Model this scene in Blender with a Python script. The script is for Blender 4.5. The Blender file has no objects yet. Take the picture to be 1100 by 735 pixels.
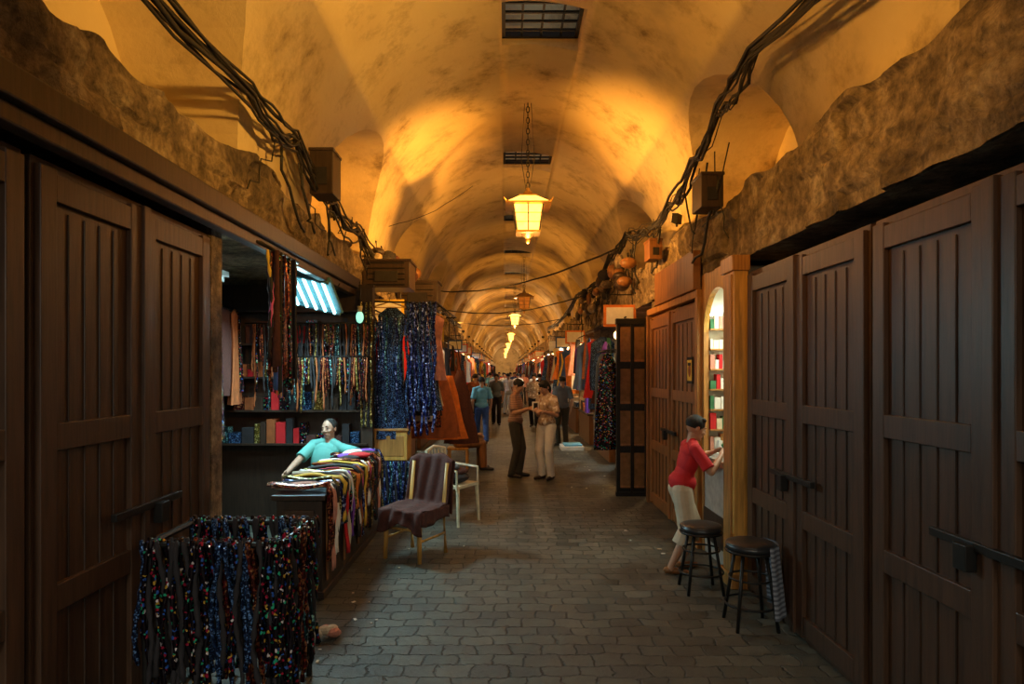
import bpy, math, random
import numpy as np
from mathutils import Vector, Matrix
from mathutils import noise as mnoise
random.seed(7)
S=bpy.context.scene
COL=S.collection
# ------------------------------------------------------------------ materials
def nt(name):
    m=bpy.data.materials.new(name); m.use_nodes=True
    t=m.node_tree; b=t.nodes['Principled BSDF']; return m,t,b
def noise(t,scale,detail=5,rough=.6,vec=None):
    n=t.nodes.new('ShaderNodeTexNoise'); n.inputs['Scale'].default_value=scale
    n.inputs['Detail'].default_value=detail; n.inputs['Roughness'].default_value=rough
    if vec: t.links.new(vec,n.inputs['Vector'])
    return n
def ramp(t,src,stops):
    r=t.nodes.new('ShaderNodeValToRGB'); e=r.color_ramp.elements
    while len(e)<len(stops): e.new(.5)
    for i,(p,c) in enumerate(stops):
        e[i].position=p; e[i].color=(c[0],c[1],c[2],1)
    t.links.new(src,r.inputs[0]); return r
def bump(t,b,src,strength=.3,dist=.02):
    n=t.nodes.new('ShaderNodeBump'); n.inputs['Strength'].default_value=strength
    n.inputs['Distance'].default_value=dist; t.links.new(src,n.inputs['Height'])
    t.links.new(n.outputs[0],b.inputs['Normal']); return n
def coord(t):
    return t.nodes.new('ShaderNodeTexCoord').outputs['Object']
def mat(name,c,rough=.7,metal=0,var=.25,scale=12,bmp=.15,emit=None,es=0):
    m,t,b=nt(name); v=coord(t); n=noise(t,scale,vec=v)
    lo=tuple(x*(1-var) for x in c); hi=tuple(min(1,x*(1+var)) for x in c)
    r=ramp(t,n.outputs[0],[(.3,lo),(.7,hi)]); t.links.new(r.outputs[0],b.inputs['Base Color'])
    b.inputs['Roughness'].default_value=rough; b.inputs['Metallic'].default_value=metal
    if bmp: bump(t,b,n.outputs[0],bmp,.01)
    return m
def wood(name,c,scale=1.0,rough=.45):
    m,t,b=nt(name); v=coord(t)
    mp=t.nodes.new('ShaderNodeMapping'); mp.inputs['Scale'].default_value=(14*scale,14*scale,1.2*scale)
    t.links.new(v,mp.inputs['Vector']); n=noise(t,2.5,6,.6,mp.outputs[0])
    r=ramp(t,n.outputs[0],[(.25,tuple(x*.45 for x in c)),(.5,c),(.75,tuple(min(1,x*1.35) for x in c))])
    t.links.new(r.outputs[0],b.inputs['Base Color']); b.inputs['Roughness'].default_value=rough
    bump(t,b,n.outputs[0],.2,.01); return m
def sequin(name,c1,c2,c3,scale=90):
    m,t,b=nt(name); v=coord(t)
    vo=t.nodes.new('ShaderNodeTexVoronoi'); vo.inputs['Scale'].default_value=scale; t.links.new(v,vo.inputs['Vector'])
    sp=t.nodes.new('ShaderNodeSeparateColor'); t.links.new(vo.outputs['Color'],sp.inputs[0])
    r=ramp(t,sp.outputs[0],[(.0,c1),(.55,c1),(.7,c2),(.93,c3)]); t.links.new(r.outputs[0],b.inputs['Base Color'])
    b.inputs['Metallic'].default_value=.55; b.inputs['Roughness'].default_value=.28
    bump(t,b,sp.outputs[1],.8,.01); return m
def rainbow(name,scale=70):
    m,t,b=nt(name); v=coord(t)
    vo=t.nodes.new('ShaderNodeTexVoronoi'); vo.inputs['Scale'].default_value=scale; t.links.new(v,vo.inputs['Vector'])
    sp=t.nodes.new('ShaderNodeSeparateColor'); t.links.new(vo.outputs['Color'],sp.inputs[0])
    r=ramp(t,sp.outputs[0],[(.0,(.01,.006,.01)),(.78,(.01,.006,.01)),(.80,(.4,.015,.05)),(.86,(.03,.45,.25)),(.90,(.04,.15,.6)),(.94,(.6,.35,.05)),(.975,(.9,.8,.8))])
    r.color_ramp.interpolation='CONSTANT'
    t.links.new(r.outputs[0],b.inputs['Base Color']); b.inputs['Metallic'].default_value=.4; b.inputs['Roughness'].default_value=.22
    bump(t,b,sp.outputs[1],.8,.01); return m
def stripes(name,cols,scale=6,axis='X',rough=.8):
    m,t,b=nt(name); v=coord(t)
    w=t.nodes.new('ShaderNodeTexWave'); w.bands_direction=axis; w.inputs['Scale'].default_value=scale
    w.inputs['Distortion'].default_value=1.2; w.wave_profile='SAW'; t.links.new(v,w.inputs['Vector'])
    n=len(cols); r=ramp(t,w.outputs[1],[(i/n,c) for i,c in enumerate(cols)]); r.color_ramp.interpolation='CONSTANT'
    t.links.new(r.outputs[0],b.inputs['Base Color']); b.inputs['Roughness'].default_value=rough; return m
def emis(name,c,s,var=.3,scale=8):
    m,t,b=nt(name); v=coord(t); n=noise(t,scale,vec=v)
    r=ramp(t,n.outputs[0],[(.3,tuple(x*(1-var) for x in c)),(.7,c)])
    b.inputs['Base Color'].default_value=(*c,1); t.links.new(r.outputs[0],b.inputs['Emission Color'])
    b.inputs['Emission Strength'].default_value=s; return m
def plaster():
    m,t,b=nt('vault_plaster'); v=coord(t)
    n1=noise(t,.5,8,.6,v); n2=noise(t,1.6,9,.72,v); n3=noise(t,22,4,.6,v)
    base=ramp(t,n1.outputs[0],[(.32,(.38,.29,.19)),(.46,(.66,.51,.27)),(.62,(.74,.60,.34))])
    st=ramp(t,n2.outputs[0],[(.32,(.28,.24,.22)),(.40,(.72,.68,.64)),(.50,(1,1,1))])
    mx=t.nodes.new('ShaderNodeMixRGB'); mx.blend_type='MULTIPLY'; mx.inputs[0].default_value=.8
    t.links.new(base.outputs[0],mx.inputs[1]); t.links.new(st.outputs[0],mx.inputs[2])
    t.links.new(mx.outputs[0],b.inputs['Base Color']); b.inputs['Roughness'].default_value=.85
    ad=t.nodes.new('ShaderNodeMath'); ad.operation='ADD'; t.links.new(n2.outputs[0],ad.inputs[0])
    ml=t.nodes.new('ShaderNodeMath'); ml.operation='MULTIPLY'; ml.inputs[1].default_value=.25
    t.links.new(n3.outputs[0],ml.inputs[0]); t.links.new(ml.outputs[0],ad.inputs[1])
    bump(t,b,ad.outputs[0],.35,.05); return m
def paving():
    m,t,b=nt('stone_paving'); v=coord(t)
    nd=noise(t,3.5,5,.65,v)
    mv=t.nodes.new('ShaderNodeVectorMath'); mv.operation='SCALE'; mv.inputs[3].default_value=.17
    t.links.new(nd.outputs['Color'],mv.inputs[0])
    av=t.nodes.new('ShaderNodeVectorMath'); t.links.new(v,av.inputs[0]); t.links.new(mv.outputs[0],av.inputs[1])
    br=t.nodes.new('ShaderNodeTexBrick'); t.links.new(av.outputs[0],br.inputs['Vector'])
    br.inputs['Scale'].default_value=1; br.inputs['Brick Width'].default_value=.21; br.inputs['Row Height'].default_value=.15
    br.inputs['Mortar Size'].default_value=.008; br.inputs['Mortar Smooth'].default_value=1
    br.inputs['Color1'].default_value=(.075,.08,.066,1); br.inputs['Color2'].default_value=(.155,.155,.125,1)
    br.inputs['Mortar'].default_value=(.048,.048,.038,1)
    n=noise(t,6,10,.8,v); r=ramp(t,n.outputs[0],[(.32,(.3,.3,.3)),(.5,(.8,.8,.78)),(.68,(1.3,1.28,1.2))])
    nb=noise(t,.9,5,.65,v); rb=ramp(t,nb.outputs[0],[(.35,(.6,.6,.6)),(.65,(1,1,1))])
    mx=t.nodes.new('ShaderNodeMixRGB'); mx.blend_type='MULTIPLY'; mx.inputs[0].default_value=.9
    t.links.new(br.outputs[0],mx.inputs[1]); t.links.new(r.outputs[0],mx.inputs[2])
    m2=t.nodes.new('ShaderNodeMixRGB'); m2.blend_type='MULTIPLY'; m2.inputs[0].default_value=1
    t.links.new(mx.outputs[0],m2.inputs[1]); t.links.new(rb.outputs[0],m2.inputs[2])
    t.links.new(m2.outputs[0],b.inputs['Base Color'])
    rr=ramp(t,n.outputs[0],[(.3,(.36,.36,.36)),(.7,(.62,.62,.62))]); t.links.new(rr.outputs[0],b.inputs['Roughness'])
    ms=t.nodes.new('ShaderNodeMath'); ms.operation='SUBTRACT'; t.links.new(n.outputs[0],ms.inputs[0]); t.links.new(br.outputs['Fac'],ms.inputs[1])
    bump(t,b,ms.outputs[0],.7,.025); return m
def stonewall():
    m,t,b=nt('old_stone'); v=coord(t)
    n=noise(t,2.2,8,.7,v); n2=noise(t,14,6,.7,v)
    r=ramp(t,n.outputs[0],[(.3,(.07,.05,.035)),(.46,(.22,.155,.09)),(.55,(.40,.29,.17)),(.66,(.60,.48,.32))])
    r2=ramp(t,n2.outputs[0],[(.35,(.3,.3,.3)),(.6,(1,1,1))])
    mx=t.nodes.new('ShaderNodeMixRGB'); mx.blend_type='MULTIPLY'; mx.inputs[0].default_value=.85
    t.links.new(r.outputs[0],mx.inputs[1]); t.links.new(r2.outputs[0],mx.inputs[2]); t.links.new(mx.outputs[0],b.inputs['Base Color'])
    b.inputs['Roughness'].default_value=.9; bump(t,b,n2.outputs[0],.9,.06); return m
M={}
M['plaster']=plaster(); M['paving']=paving(); M['stone']=stonewall()
M['wood_o']=wood('orange_wood',(.40,.18,.045)); M['wood_b']=wood('brown_wood',(.24,.10,.03)); M['wood_m']=wood('walnut_wood',(.06,.03,.016))
M['wood_d']=wood('dark_wood',(.04,.023,.015)); M['wood_y']=wood('yellow_wood',(.55,.29,.065))
M['black']=mat('black_metal',(.015,.014,.013),.45,.4); M['cable']=mat('cable_rubber',(.02,.017,.013),.6)
M['leather']=mat('black_leather',(.02,.02,.022),.35); M['brass']=mat('aged_brass',(.30,.17,.05),.4,.8)
M['dark']=mat('dark_interior',(.05,.035,.025),.9); M['maroon']=mat('maroon_cloth',(.075,.024,.018),.9,scale=40,bmp=.5)
M['cream']=mat('cream_plastic',(.62,.55,.38),.5); M['counter']=mat('grey_stone_counter',(.36,.34,.30),.5)
M['navy']=sequin('navy_sequin',(.006,.012,.04),(.015,.05,.17),(.2,.4,.8),140)
M['royal']=sequin('royal_sequin',(.006,.009,.075),(.015,.035,.3),(.5,.6,1),50)
M['multi']=rainbow('multicolour_sequin',75)
M['redseq']=sequin('red_sequin',(.04,.006,.006),(.25,.015,.02),(.5,.22,.08),80)
M['goldseq']=sequin('gold_sequin',(.10,.07,.01),(.35,.25,.05),(.8,.7,.3),80)
M['tealseq']=sequin('teal_sequin',(.01,.03,.04),(.02,.16,.2),(.4,.8,.8),80)
M['pink']=mat('pink_cloth',(.55,.24,.18),.8); M['rust']=mat('rust_cloth',(.30,.08,.02),.85); M['orange']=mat('orange_cloth',(.65,.18,.025),.8)
M['white']=mat('white_cloth',(.75,.74,.70),.85,var=.08); M['blk']=mat('black_cloth',(.02,.017,.02),.9)
M['green']=mat('green_cloth',(.04,.16,.07),.8); M['purple']=mat('purple_cloth',(.18,.05,.40),.7); M['blue']=mat('blue_cloth',(.03,.08,.28),.8)
M['redc']=mat('red_cloth',(.55,.012,.016),.8,var=.1,scale=6); M['yellow']=mat('yellow_cloth',(.7,.45,.05),.8)
M['beige']=mat('beige_cloth',(.55,.46,.33),.85,var=.1); M['turq']=mat('turquoise_cloth',(.11,.36,.33),.8,var=.1,scale=6)
M['skin']=mat('skin',(.46,.25,.15),.5,var=.06,bmp=0); M['skin2']=mat('fair_skin',(.46,.26,.18),.55,var=.06,bmp=0)
M['hair']=mat('black_hair',(.010,.008,.007),.75,scale=80,bmp=.5)
M['eye']=mat('eye_white',(.65,.60,.55),.3,var=.02,bmp=0); M['iris']=mat('iris',(.015,.01,.008),.2,bmp=0); M['lip']=mat('lips',(.34,.12,.09),.5,bmp=0)
M['shoe']=mat('dark_shoe',(.025,.018,.014),.5); M['olive']=mat('olive_trousers',(.04,.036,.026),.85,var=.1)
M['tan']=stripes('tan_plaid',[(.30,.17,.12),(.19,.11,.085),(.34,.20,.14)],9,'Z'); M['floral']=sequin('floral_print',(.45,.33,.22),(.25,.12,.06),(.8,.7,.6),26)
M['floral'].node_tree.nodes['Principled BSDF'].inputs['Metallic'].default_value=0
M['floral'].node_tree.nodes['Principled BSDF'].inputs['Roughness'].default_value=.8
M['cyan']=mat('light_blue_cloth',(.14,.42,.62),.8,var=.1); M['slate']=mat('slate_cloth',(.13,.16,.20),.85,var=.1)
M['stripe']=stripes('grey_striped_cloth',[(.25,.28,.33),(.09,.10,.13)],10,'Z')
M['scarf']=stripes('striped_scarf',[(.5,.02,.05),(.7,.45,.05),(.02,.02,.02),(.6,.1,.35),(.75,.7,.6),(.1,.2,.5)],3,'Y')
M['paper']=mat('paper',(.75,.72,.66),.8,var=.1); M['glass_o']=mat('amber_pane',(.20,.10,.04),.25,.0)
M['lamp']=emis('lantern_glass',(1,.50,.08),4.2,.45,9); M['lampf']=emis('lantern_glass_far',(1,.46,.08),5,.2)
M['tube']=emis('fluorescent_tube',(.42,.92,1),4.2,.05); M['bulbe']=emis('green_bulb',(.35,.95,.70),1.1,.1)
M['shopw']=emis('shop_light_white',(.85,1,.85),5,.05); M['shopy']=emis('shop_light_warm',(1,.6,.25),6,.05); M['shopc']=emis('shop_light_cool',(.5,.85,1),6,.05)
M['upl']=emis('flood_lens',(1,.5,.15),2.5,.1); M['tray']=mat('lamp_tray',(.10,.22,.26),.5)
# ------------------------------------------------------------------ mesh builder
class MB:
    def __init__(s): s.v=[];s.f=[];s.m=[];s.mats=[]
    def mi(s,k):
        if k not in s.mats: s.mats.append(k)
        return s.mats.index(k)
    def add(s,vs,fs,k,X=None):
        o=len(s.v); i=s.mi(k)
        for p in vs:
            p=Vector(p); s.v.append(tuple(X@p) if X is not None else tuple(p))
        for f in fs: s.f.append([a+o for a in f]); s.m.append(i)
    def box(s,c,d,k,rz=0,X=None,tap=1):
        x,y,z=d[0]/2,d[1]/2,d[2]/2
        vs=[(-x,-y,-z),(x,-y,-z),(x,y,-z),(-x,y,-z),(-x*tap,-y*tap,z),(x*tap,-y*tap,z),(x*tap,y*tap,z),(-x*tap,y*tap,z)]
        T=Matrix.Translation(c)@Matrix.Rotation(rz,4,'Z')
        if X is not None: T=Matrix.Translation(c)@X
        s.add(vs,[(0,3,2,1),(4,5,6,7),(0,1,5,4),(1,2,6,5),(2,3,7,6),(3,0,4,7)],k,T)
    def bb(s,a,b,k):
        s.box([(a[i]+b[i])/2 for i in range(3)],[abs(b[i]-a[i]) for i in range(3)],k)
    def cone(s,p0,p1,r0,r1,k,n=12):
        p0=Vector(p0);p1=Vector(p1);d=p1-p0
        if d.length<1e-6: return
        q=d.to_track_quat('Z','Y').to_matrix()
        vs=[];fs=[]
        for j,(p,r) in enumerate(((p0,r0),(p1,r1))):
            for i in range(n):
                a=2*math.pi*i/n; vs.append(p+q@Vector((math.cos(a)*r,math.sin(a)*r,0)))
        for i in range(n): fs.append((i,(i+1)%n,n+(i+1)%n,n+i))
        fs.append(tuple(reversed(range(n)))); fs.append(tuple(range(n,2*n)))
        s.add(vs,fs,k)
    def ell(s,c,r,k,R=None,nu=16,nv=10):
        vs=[(0,0,-1)];fs=[]
        for j in range(1,nv):
            a=-math.pi/2+math.pi*j/nv
            for i in range(nu):
                b=2*math.pi*i/nu; vs.append((math.cos(a)*math.cos(b),math.cos(a)*math.sin(b),math.sin(a)))
        vs.append((0,0,1)); N=len(vs)-1
        for i in range(nu): fs.append((0,1+(i+1)%nu,1+i)); fs.append((N,N-nu+i,N-nu+(i+1)%nu))
        for j in range(nv-2):
            for i in range(nu):
                a=1+j*nu+i;b=1+j*nu+(i+1)%nu; fs.append((a,b,b+nu,a+nu))
        D=Matrix.Diagonal((r[0],r[1],r[2],1)); X=Matrix.Translation(c)@((R.to_4x4() if R is not None else Matrix.Identity(4)))@D
        s.add(vs,fs,k,X)
    def tube(s,pts,r,k,n=6):
        pts=[Vector(p) for p in pts]; vs=[];fs=[]
        for j,p in enumerate(pts):
            d=(pts[min(j+1,len(pts)-1)]-pts[max(j-1,0)])
            q=d.to_track_quat('Z','Y').to_matrix(); rr=r[j] if isinstance(r,(list,tuple)) else r
            for i in range(n):
                a=2*math.pi*i/n; vs.append(p+q@Vector((math.cos(a)*rr,math.sin(a)*rr,0)))
        for j in range(len(pts)-1):
            for i in range(n): fs.append((j*n+i,j*n+(i+1)%n,(j+1)*n+(i+1)%n,(j+1)*n+i))
        fs.append(tuple(reversed(range(n)))); fs.append(tuple(range((len(pts)-1)*n,len(pts)*n)))
        s.add(vs,fs,k)
    def grid(s,fn,nu,nv,k,wrap=False):
        vs=[fn(i/nu,j/nv) for j in range(nv+1) for i in range(nu+(0 if wrap else 1))]
        w=nu if wrap else nu+1; fs=[]
        for j in range(nv):
            for i in range(nu):
                a=j*w+i; b=j*w+(i+1)%w if wrap else a+1
                fs.append((a,b,b+w,a+w))
        s.add(vs,fs,k)
    def strand(s,x,y,z,h,k,r=.012,seed=0,amp=.02):
        """beaded strand hanging down, slightly wavy and lumpy"""
        n=max(6,int(h/.05)); pts=[(x+amp*math.sin(i*.5+seed),y+amp*math.cos(i*.37+seed*2),z-h*i/n) for i in range(n+1)]
        s.tube(pts,[r*(1.25 if i%2 else .7) for i in range(n+1)],k,6)
    def garment(s,x,y,z,h,prof,dep,ang,k,folds=7,amp=.12,seed=0):
        """closed hanging garment: prof = [(t,halfwidth)...]"""
        ca,sa=math.cos(ang),math.sin(ang); ph=seed*1.7
        def w(t):
            for (a,b),(c,d) in zip(prof,prof[1:]):
                if t<=c: return b+(d-b)*((t-a)/(c-a+1e-9))
            return prof[-1][1]
        def fn(u,t):
            a=2*math.pi*u; W=w(t); f=1+amp*t*math.sin(folds*a+ph+2*t)
            lx=W*math.cos(a)*f; ly=dep*(.4+.6*t)*math.sin(a)*f*(1 if t>.02 else .4)
            lx+=.02*math.sin(4*t+ph)
            return (x+lx*ca-ly*sa,y+lx*sa+ly*ca,z-h*t)
        s.grid(fn,36,16,k,True)
    def cloth(s,p0,p1,h,k,folds=5,amp=.03,seed=0,nv=8,dirn=None):
        """sheet hanging from the line p0-p1"""
        p0=Vector(p0);p1=Vector(p1); d=(p1-p0); n=Vector((-d.y,d.x,0)).normalized() if dirn is None else Vector(dirn)
        def fn(u,t):
            p=p0+d*u; p=p+n*(amp*(.3+.7*t)*math.sin(folds*2*math.pi*u+seed))
            p.z-=h*t*(1+.03*math.sin(7*u+seed)); return tuple(p)
        s.grid(fn,max(8,int(folds*6)),nv,k)
    def obj(s,name,smooth=False,bevel=0,thick=0,loc=(0,0,0),rz=0):
        me=bpy.data.meshes.new(name); me.from_pydata(s.v,[],s.f); me.validate()
        for k in s.mats: me.materials.append(M[k])
        if len(me.polygons)==len(s.m): me.polygons.foreach_set('material_index',s.m)
        if smooth: me.polygons.foreach_set('use_smooth',[True]*len(me.polygons))
        me.update(); o=bpy.data.objects.new(name,me); COL.objects.link(o); o.location=loc; o.rotation_euler=(0,0,rz)
        if bevel:
            b=o.modifiers.new('bevel','BEVEL'); b.width=bevel; b.segments=2; b.limit_method='ANGLE'
        if thick:
            b=o.modifiers.new('thick','SOLIDIFY'); b.thickness=thick
        return o
def light(name,kind,loc,energy,color,size=.2,rot=(0,0,0),parent=None,spot=None):
    l=bpy.data.lights.new(name,kind); l.energy=energy; l.color=color
    if kind=='AREA': l.shape='DISK'; l.size=size
    else: l.shadow_soft_size=size
    if kind=='SPOT': l.spot_size=math.radians(spot); l.spot_blend=1
    o=bpy.data.objects.new(name,l); COL.objects.link(o); o.rotation_euler=rot
    o.location=loc
    if parent: o.parent=parent; o.location=Vector(loc)-parent.location
    return o
# ------------------------------------------------------------------ vault
Y0,Y1=-6,104; CX=.2; R=2.2; ZS=3.3
def arcblock():
    b=MB(); n=48; prof=[(-3.8,ZS),(-3.8,6.3),(4.0,6.3),(4.0,ZS)]
    arc=[(CX+R*math.cos(math.pi*i/n),ZS+R*math.sin(math.pi*i/n)) for i in range(n+1)]
    P=prof+arc; N=len(P)
    b.v=[(x,Y0,z) for x,z in P]+[(x,Y1,z) for x,z in P]
    b.f=[[i,(i+1)%N,N+(i+1)%N,N+i] for i in range(N)]+[list(range(N))[::-1],[N+i for i in range(N)]]
    b.m=[0]*len(b.f); b.mats=['plaster']; return b.obj('ceiling')
ceil=arcblock()
LYS=[8.0+4.5*k for k in range(-2,21)]; RYS=[6.6+4.5*k for k in range(-2,21)]; HYS=[6.95+4.5*k for k in range(-1,21)]
def cutarch(ys,x0,x1,r=1.35):
    b=MB(); n=18
    for y in ys:
        P=[(y-r,3.0)]+[(y-r*math.cos(math.pi*i/n),ZS+.02+r*math.sin(math.pi*i/n)) for i in range(n+1)]+[(y+r,3.0)]
        N=len(P); vs=[(x0,a,z) for a,z in P]+[(x1,a,z) for a,z in P]
        b.add(vs,[[i,(i+1)%N,N+(i+1)%N,N+i] for i in range(N)]+[list(range(N))[::-1],[N+i for i in range(N)]],'plaster')
    return b.obj('cut')
cuts=[cutarch(LYS,-2.75,-.9),cutarch(RYS,1.3,3.15)]
b=MB()
for y in HYS: b.box((.39,y,6),(.86,.86,1.6),'plaster')
cuts.append(b.obj('cut'))
import bmesh
for c in cuts+[ceil]:
    bm=bmesh.new(); bm.from_mesh(c.data); bmesh.ops.recalc_face_normals(bm,faces=bm.faces); bm.to_mesh(c.data); bm.free()
for c in cuts:
    md=ceil.modifiers.new('b','BOOLEAN'); md.operation='DIFFERENCE'; md.object=c; md.solver='EXACT'
dg=bpy.context.evaluated_depsgraph_get(); me=bpy.data.meshes.new_from_object(ceil.evaluated_get(dg))
ceil.modifiers.clear(); ceil.data=me
for c in cuts: bpy.data.objects.remove(c)
for p in ceil.data.polygons:
    n=p.normal; c=p.center; rr=math.hypot(c.x-CX,c.z-ZS)
    p.use_smooth = abs(rr-R)<.05
# skylight grates
for i,y in enumerate(HYS):
    b=MB()
    b.bb((-.04,y-.43,5.56),(.0,y+.43,5.62),'black'); b.bb((.78,y-.43,5.56),(.82,y+.43,5.62),'black')
    b.bb((-.04,y-.43,5.56),(.82,y-.39,5.62),'black'); b.bb((-.04,y+.39,5.56),(.82,y+.43,5.62),'black')
    for j in range(1,5): b.bb((-.03,y-.45+j*.18,5.57),(.81,y-.425+j*.18,5.595),'black')
    for j in range(1,4): b.bb((-.05+j*.22,y-.42,5.58),(-.025+j*.22,y+.42,5.60),'black')
    b.obj('skylight_grate')
# ------------------------------------------------------------------ floor & walls
b=MB(); b.bb((-3.8,Y0,-.2),(4.0,Y1,0),'paving'); b.obj('floor')
LP=[-5.6,-2.2,1.0,4.4,8.15]; y=11.2
while y<Y1: LP.append(y); y+=3.1
RP=[-5.6,-2.0,1.6,5.5,6.52,9.0]; y=12.0
while y<Y1: RP.append(y); y+=3.0
def wall(name,xi,xo,ps,zt,w):
    b=MB(); b.bb((xi,Y0,zt),(xo,Y1,ZS-.003),'stone')
    s=1 if xo>xi else -1
    b.bb((xo-.02*s,Y0,0),(xo+.2*s,Y1,ZS),'dark')
    for p in ps: b.bb((xi+.02*s,p-w/2,0),(xo-.02*s,p+w/2,zt),'stone')
    # rough, eroded masonry face: displaced surface with an irregular broken top edge
    def fn(u,t):
        y=1.0+30*u; top=ZS+.05+.16*(mnoise.noise(Vector((s*5,y*.9,0)))+.5*mnoise.noise(Vector((s*9,y*3.1,2)))); z=zt+(top-zt)*t
        blk=mnoise.cell(Vector((y*2.2+ (math.floor(z*4.2)%2)*.5,math.floor(z*4.2),s*3)))
        d=.030*blk+.055*mnoise.fractal(Vector((y*1.7,z*2.3,s*4)),.7,2.0,5)
        joint=min(abs((z*4.2)%1),1-abs((z*4.2)%1)); d-=.03*max(0,1-joint*9)
        return (xi-s*(.02+max(-.015,d)),y,z)
    b.grid(fn,760,16,'stone')
    def cap(u,t):
        p=fn(u,1); return (p[0]+(s*.25)*t,p[1],p[2]-.10*t)
    b.grid(cap,760,3,'stone')
    return b.obj(name)
wall('wall_left',-1.93,-3.6,[p for p in LP],2.92,.16)
wall('wall_right',2.02,3.8,[p for p in RP if p not in(5.5,6.52)],2.75,.18)
b=MB(); b.bb((-3.8,Y0-.2,0),(4,Y0,6.3),'stone'); b.obj('wall_back')
b=MB(); b.bb((-3.8,Y1,0),(4,Y1+.2,6.3),'plaster'); b.obj('wall_front')
# lintel beams
b=MB(); b.bb((-1.96,1.1,2.80),(-1.80,8.1,2.93),'wood_d'); b.bb((-1.92,1.1,2.72),(-1.84,8.1,2.80),'wood_m'); b.obj('trim_1',bevel=.01)
# ------------------------------------------------------------------ lanterns
def lantern(x,y,z,lit=True,key='lamp',e=60):
    b=MB(); g=key if lit else 'glass_o'; s=.5
    def sq(h0,w0,h1,w1,k):
        vs=[(sx*w/2,sy*w/2,h) for h,w in((h0,w0),(h1,w1)) for sx,sy in((-1,-1),(1,-1),(1,1),(-1,1))]
        b.add(vs,[(0,1,5,4),(1,2,6,5),(2,3,7,6),(3,0,4,7)],k)
        return vs
    sq(-.22,.30,.14,.40,g); sq(.145,.60,.27,.24,g); sq(.27,.16,.34,.10,'brass')
    b.box((0,0,.14),(.62,.62,.018),'brass'); b.box((0,0,.275),(.26,.26,.018),'brass'); b.box((0,0,-.225),(.33,.33,.03),'brass')
    for sx in(-1,1):
        for sy in(-1,1):
            b.cone((sx*.15,sy*.15,-.22),(sx*.2,sy*.2,.14),.012,.012,'black',6); b.cone((sx*.3,sy*.3,.145),(sx*.12,sy*.12,.27),.01,.01,'black',6)
            b.cone((sx*.3,sy*.3,.15),(sx*.33,sy*.33,.19),.012,.004,'brass',6)
    for sx,sy in((1,0),(-1,0),(0,1),(0,-1)):
        b.cone((sx*.152,sy*.152,-.22),(sx*.203,sy*.203,.14),.008,.008,'black',6)
        for h,w in((-.1,.168),(.02,.185)):
            b.cone((sx*w-sy*w,sy*w-sx*w,h),(sx*w+sy*w,sy*w+sx*w,h),.006,.006,'black',6)
    b.cone((0,0,-.24),(0,0,-.30),.10,.03,'brass',10); b.ell((0,0,-.33),(.03,.03,.04),'brass')
    b.cone((0,0,.33),(0,0,.40),.04,.02,'brass',8)
    zt=5.50-z; h=.40; k=0
    while h<zt-.02:
        a=(k%2)*math.pi/2; dx,dy=.022*math.cos(a),.022*math.sin(a)
        b.tube([(dx*math.cos(t),dy*math.cos(t),h+.035+.045*math.sin(t)) for t in [i*math.pi/4 for i in range(9)]],.007,'black',4); h+=.075;k+=1
    if y<40:
        for dx,dy in((.09,.0),(-.09,.03)): b.tube([(dx*.2,dy,.34),(dx,dy,.8),(dx*.5,dy,zt)],.005,'cable',4)
    o=b.obj('hanging_lantern',loc=(x,y,z))
    if lit and e: light('lantern_bulb','POINT',(x,y,z-.45),e,(1,.60,.28),.08,parent=o)
    return o
lantern(.31,9,3.92,e=42)
lantern(.3,-1.5,4.0,e=50)  # unseen lantern behind the camera, added to light the near vault
lantern(.6,21,4.0,False)
for x,y in((.41,28.5),(.37,43),(.25,59),(.1,74),(0,90),(0,100)): lantern(x,y,4.0,key='lampf',e=120 if y<95 else 260)  # the farthest lantern is added to brighten the dark end of the tunnel
# flood lamps standing on the wall heads and lighting the opposite haunch of the vault
def flood(x,y,z,tgt,e,col=(1,.42,.06),ang=85,soft=.12):
    d=(Vector(tgt)-Vector((x,y,z))).normalized(); q=d.to_track_quat('-Z','Y'); X=q.to_matrix().to_4x4(); b=MB()
    b.box((0,0,0),(.13,.10,.07),'black',X=X); b.box(tuple(d*.038),(.11,.08,.006),'upl',X=X)
    b.tube([(0,0,-.03),(0,0,-.09)],.012,'black')
    o=b.obj('flood_lamp',loc=(x,y,z)); l=light('flood_bulb','SPOT',tuple(Vector((x,y,z))+d*.07),e,col,soft,parent=o,spot=ang); l.rotation_euler=q.to_euler()
flood(1.92,7.3,3.50,(-1.7,9.9,4.1),1900,ang=62)
flood(-1.84,7.0,3.50,(2.2,8.9,4.0),2100,ang=60)
flood(1.92,2.2,3.50,(-1.5,5.0,4.5),720,(1,.50,.09),ang=80)
flood(-1.84,1.5,3.50,(2.2,4.5,4.2),620,(1,.46,.08),ang=70)
k=0
for y in [10.8+4.5*i for i in range(0,19)]:
    e=480 if y<30 else 380
    flood(1.92,y,3.50,(-1.7,y+2.4,4.2),e*(.6+.8*((k*37)%10)/10)); flood(-1.84,y-.4,3.50,(2.2,y+2.0,4.1),e*(.6+.8*((k*53+3)%10)/10)); k+=1
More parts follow.
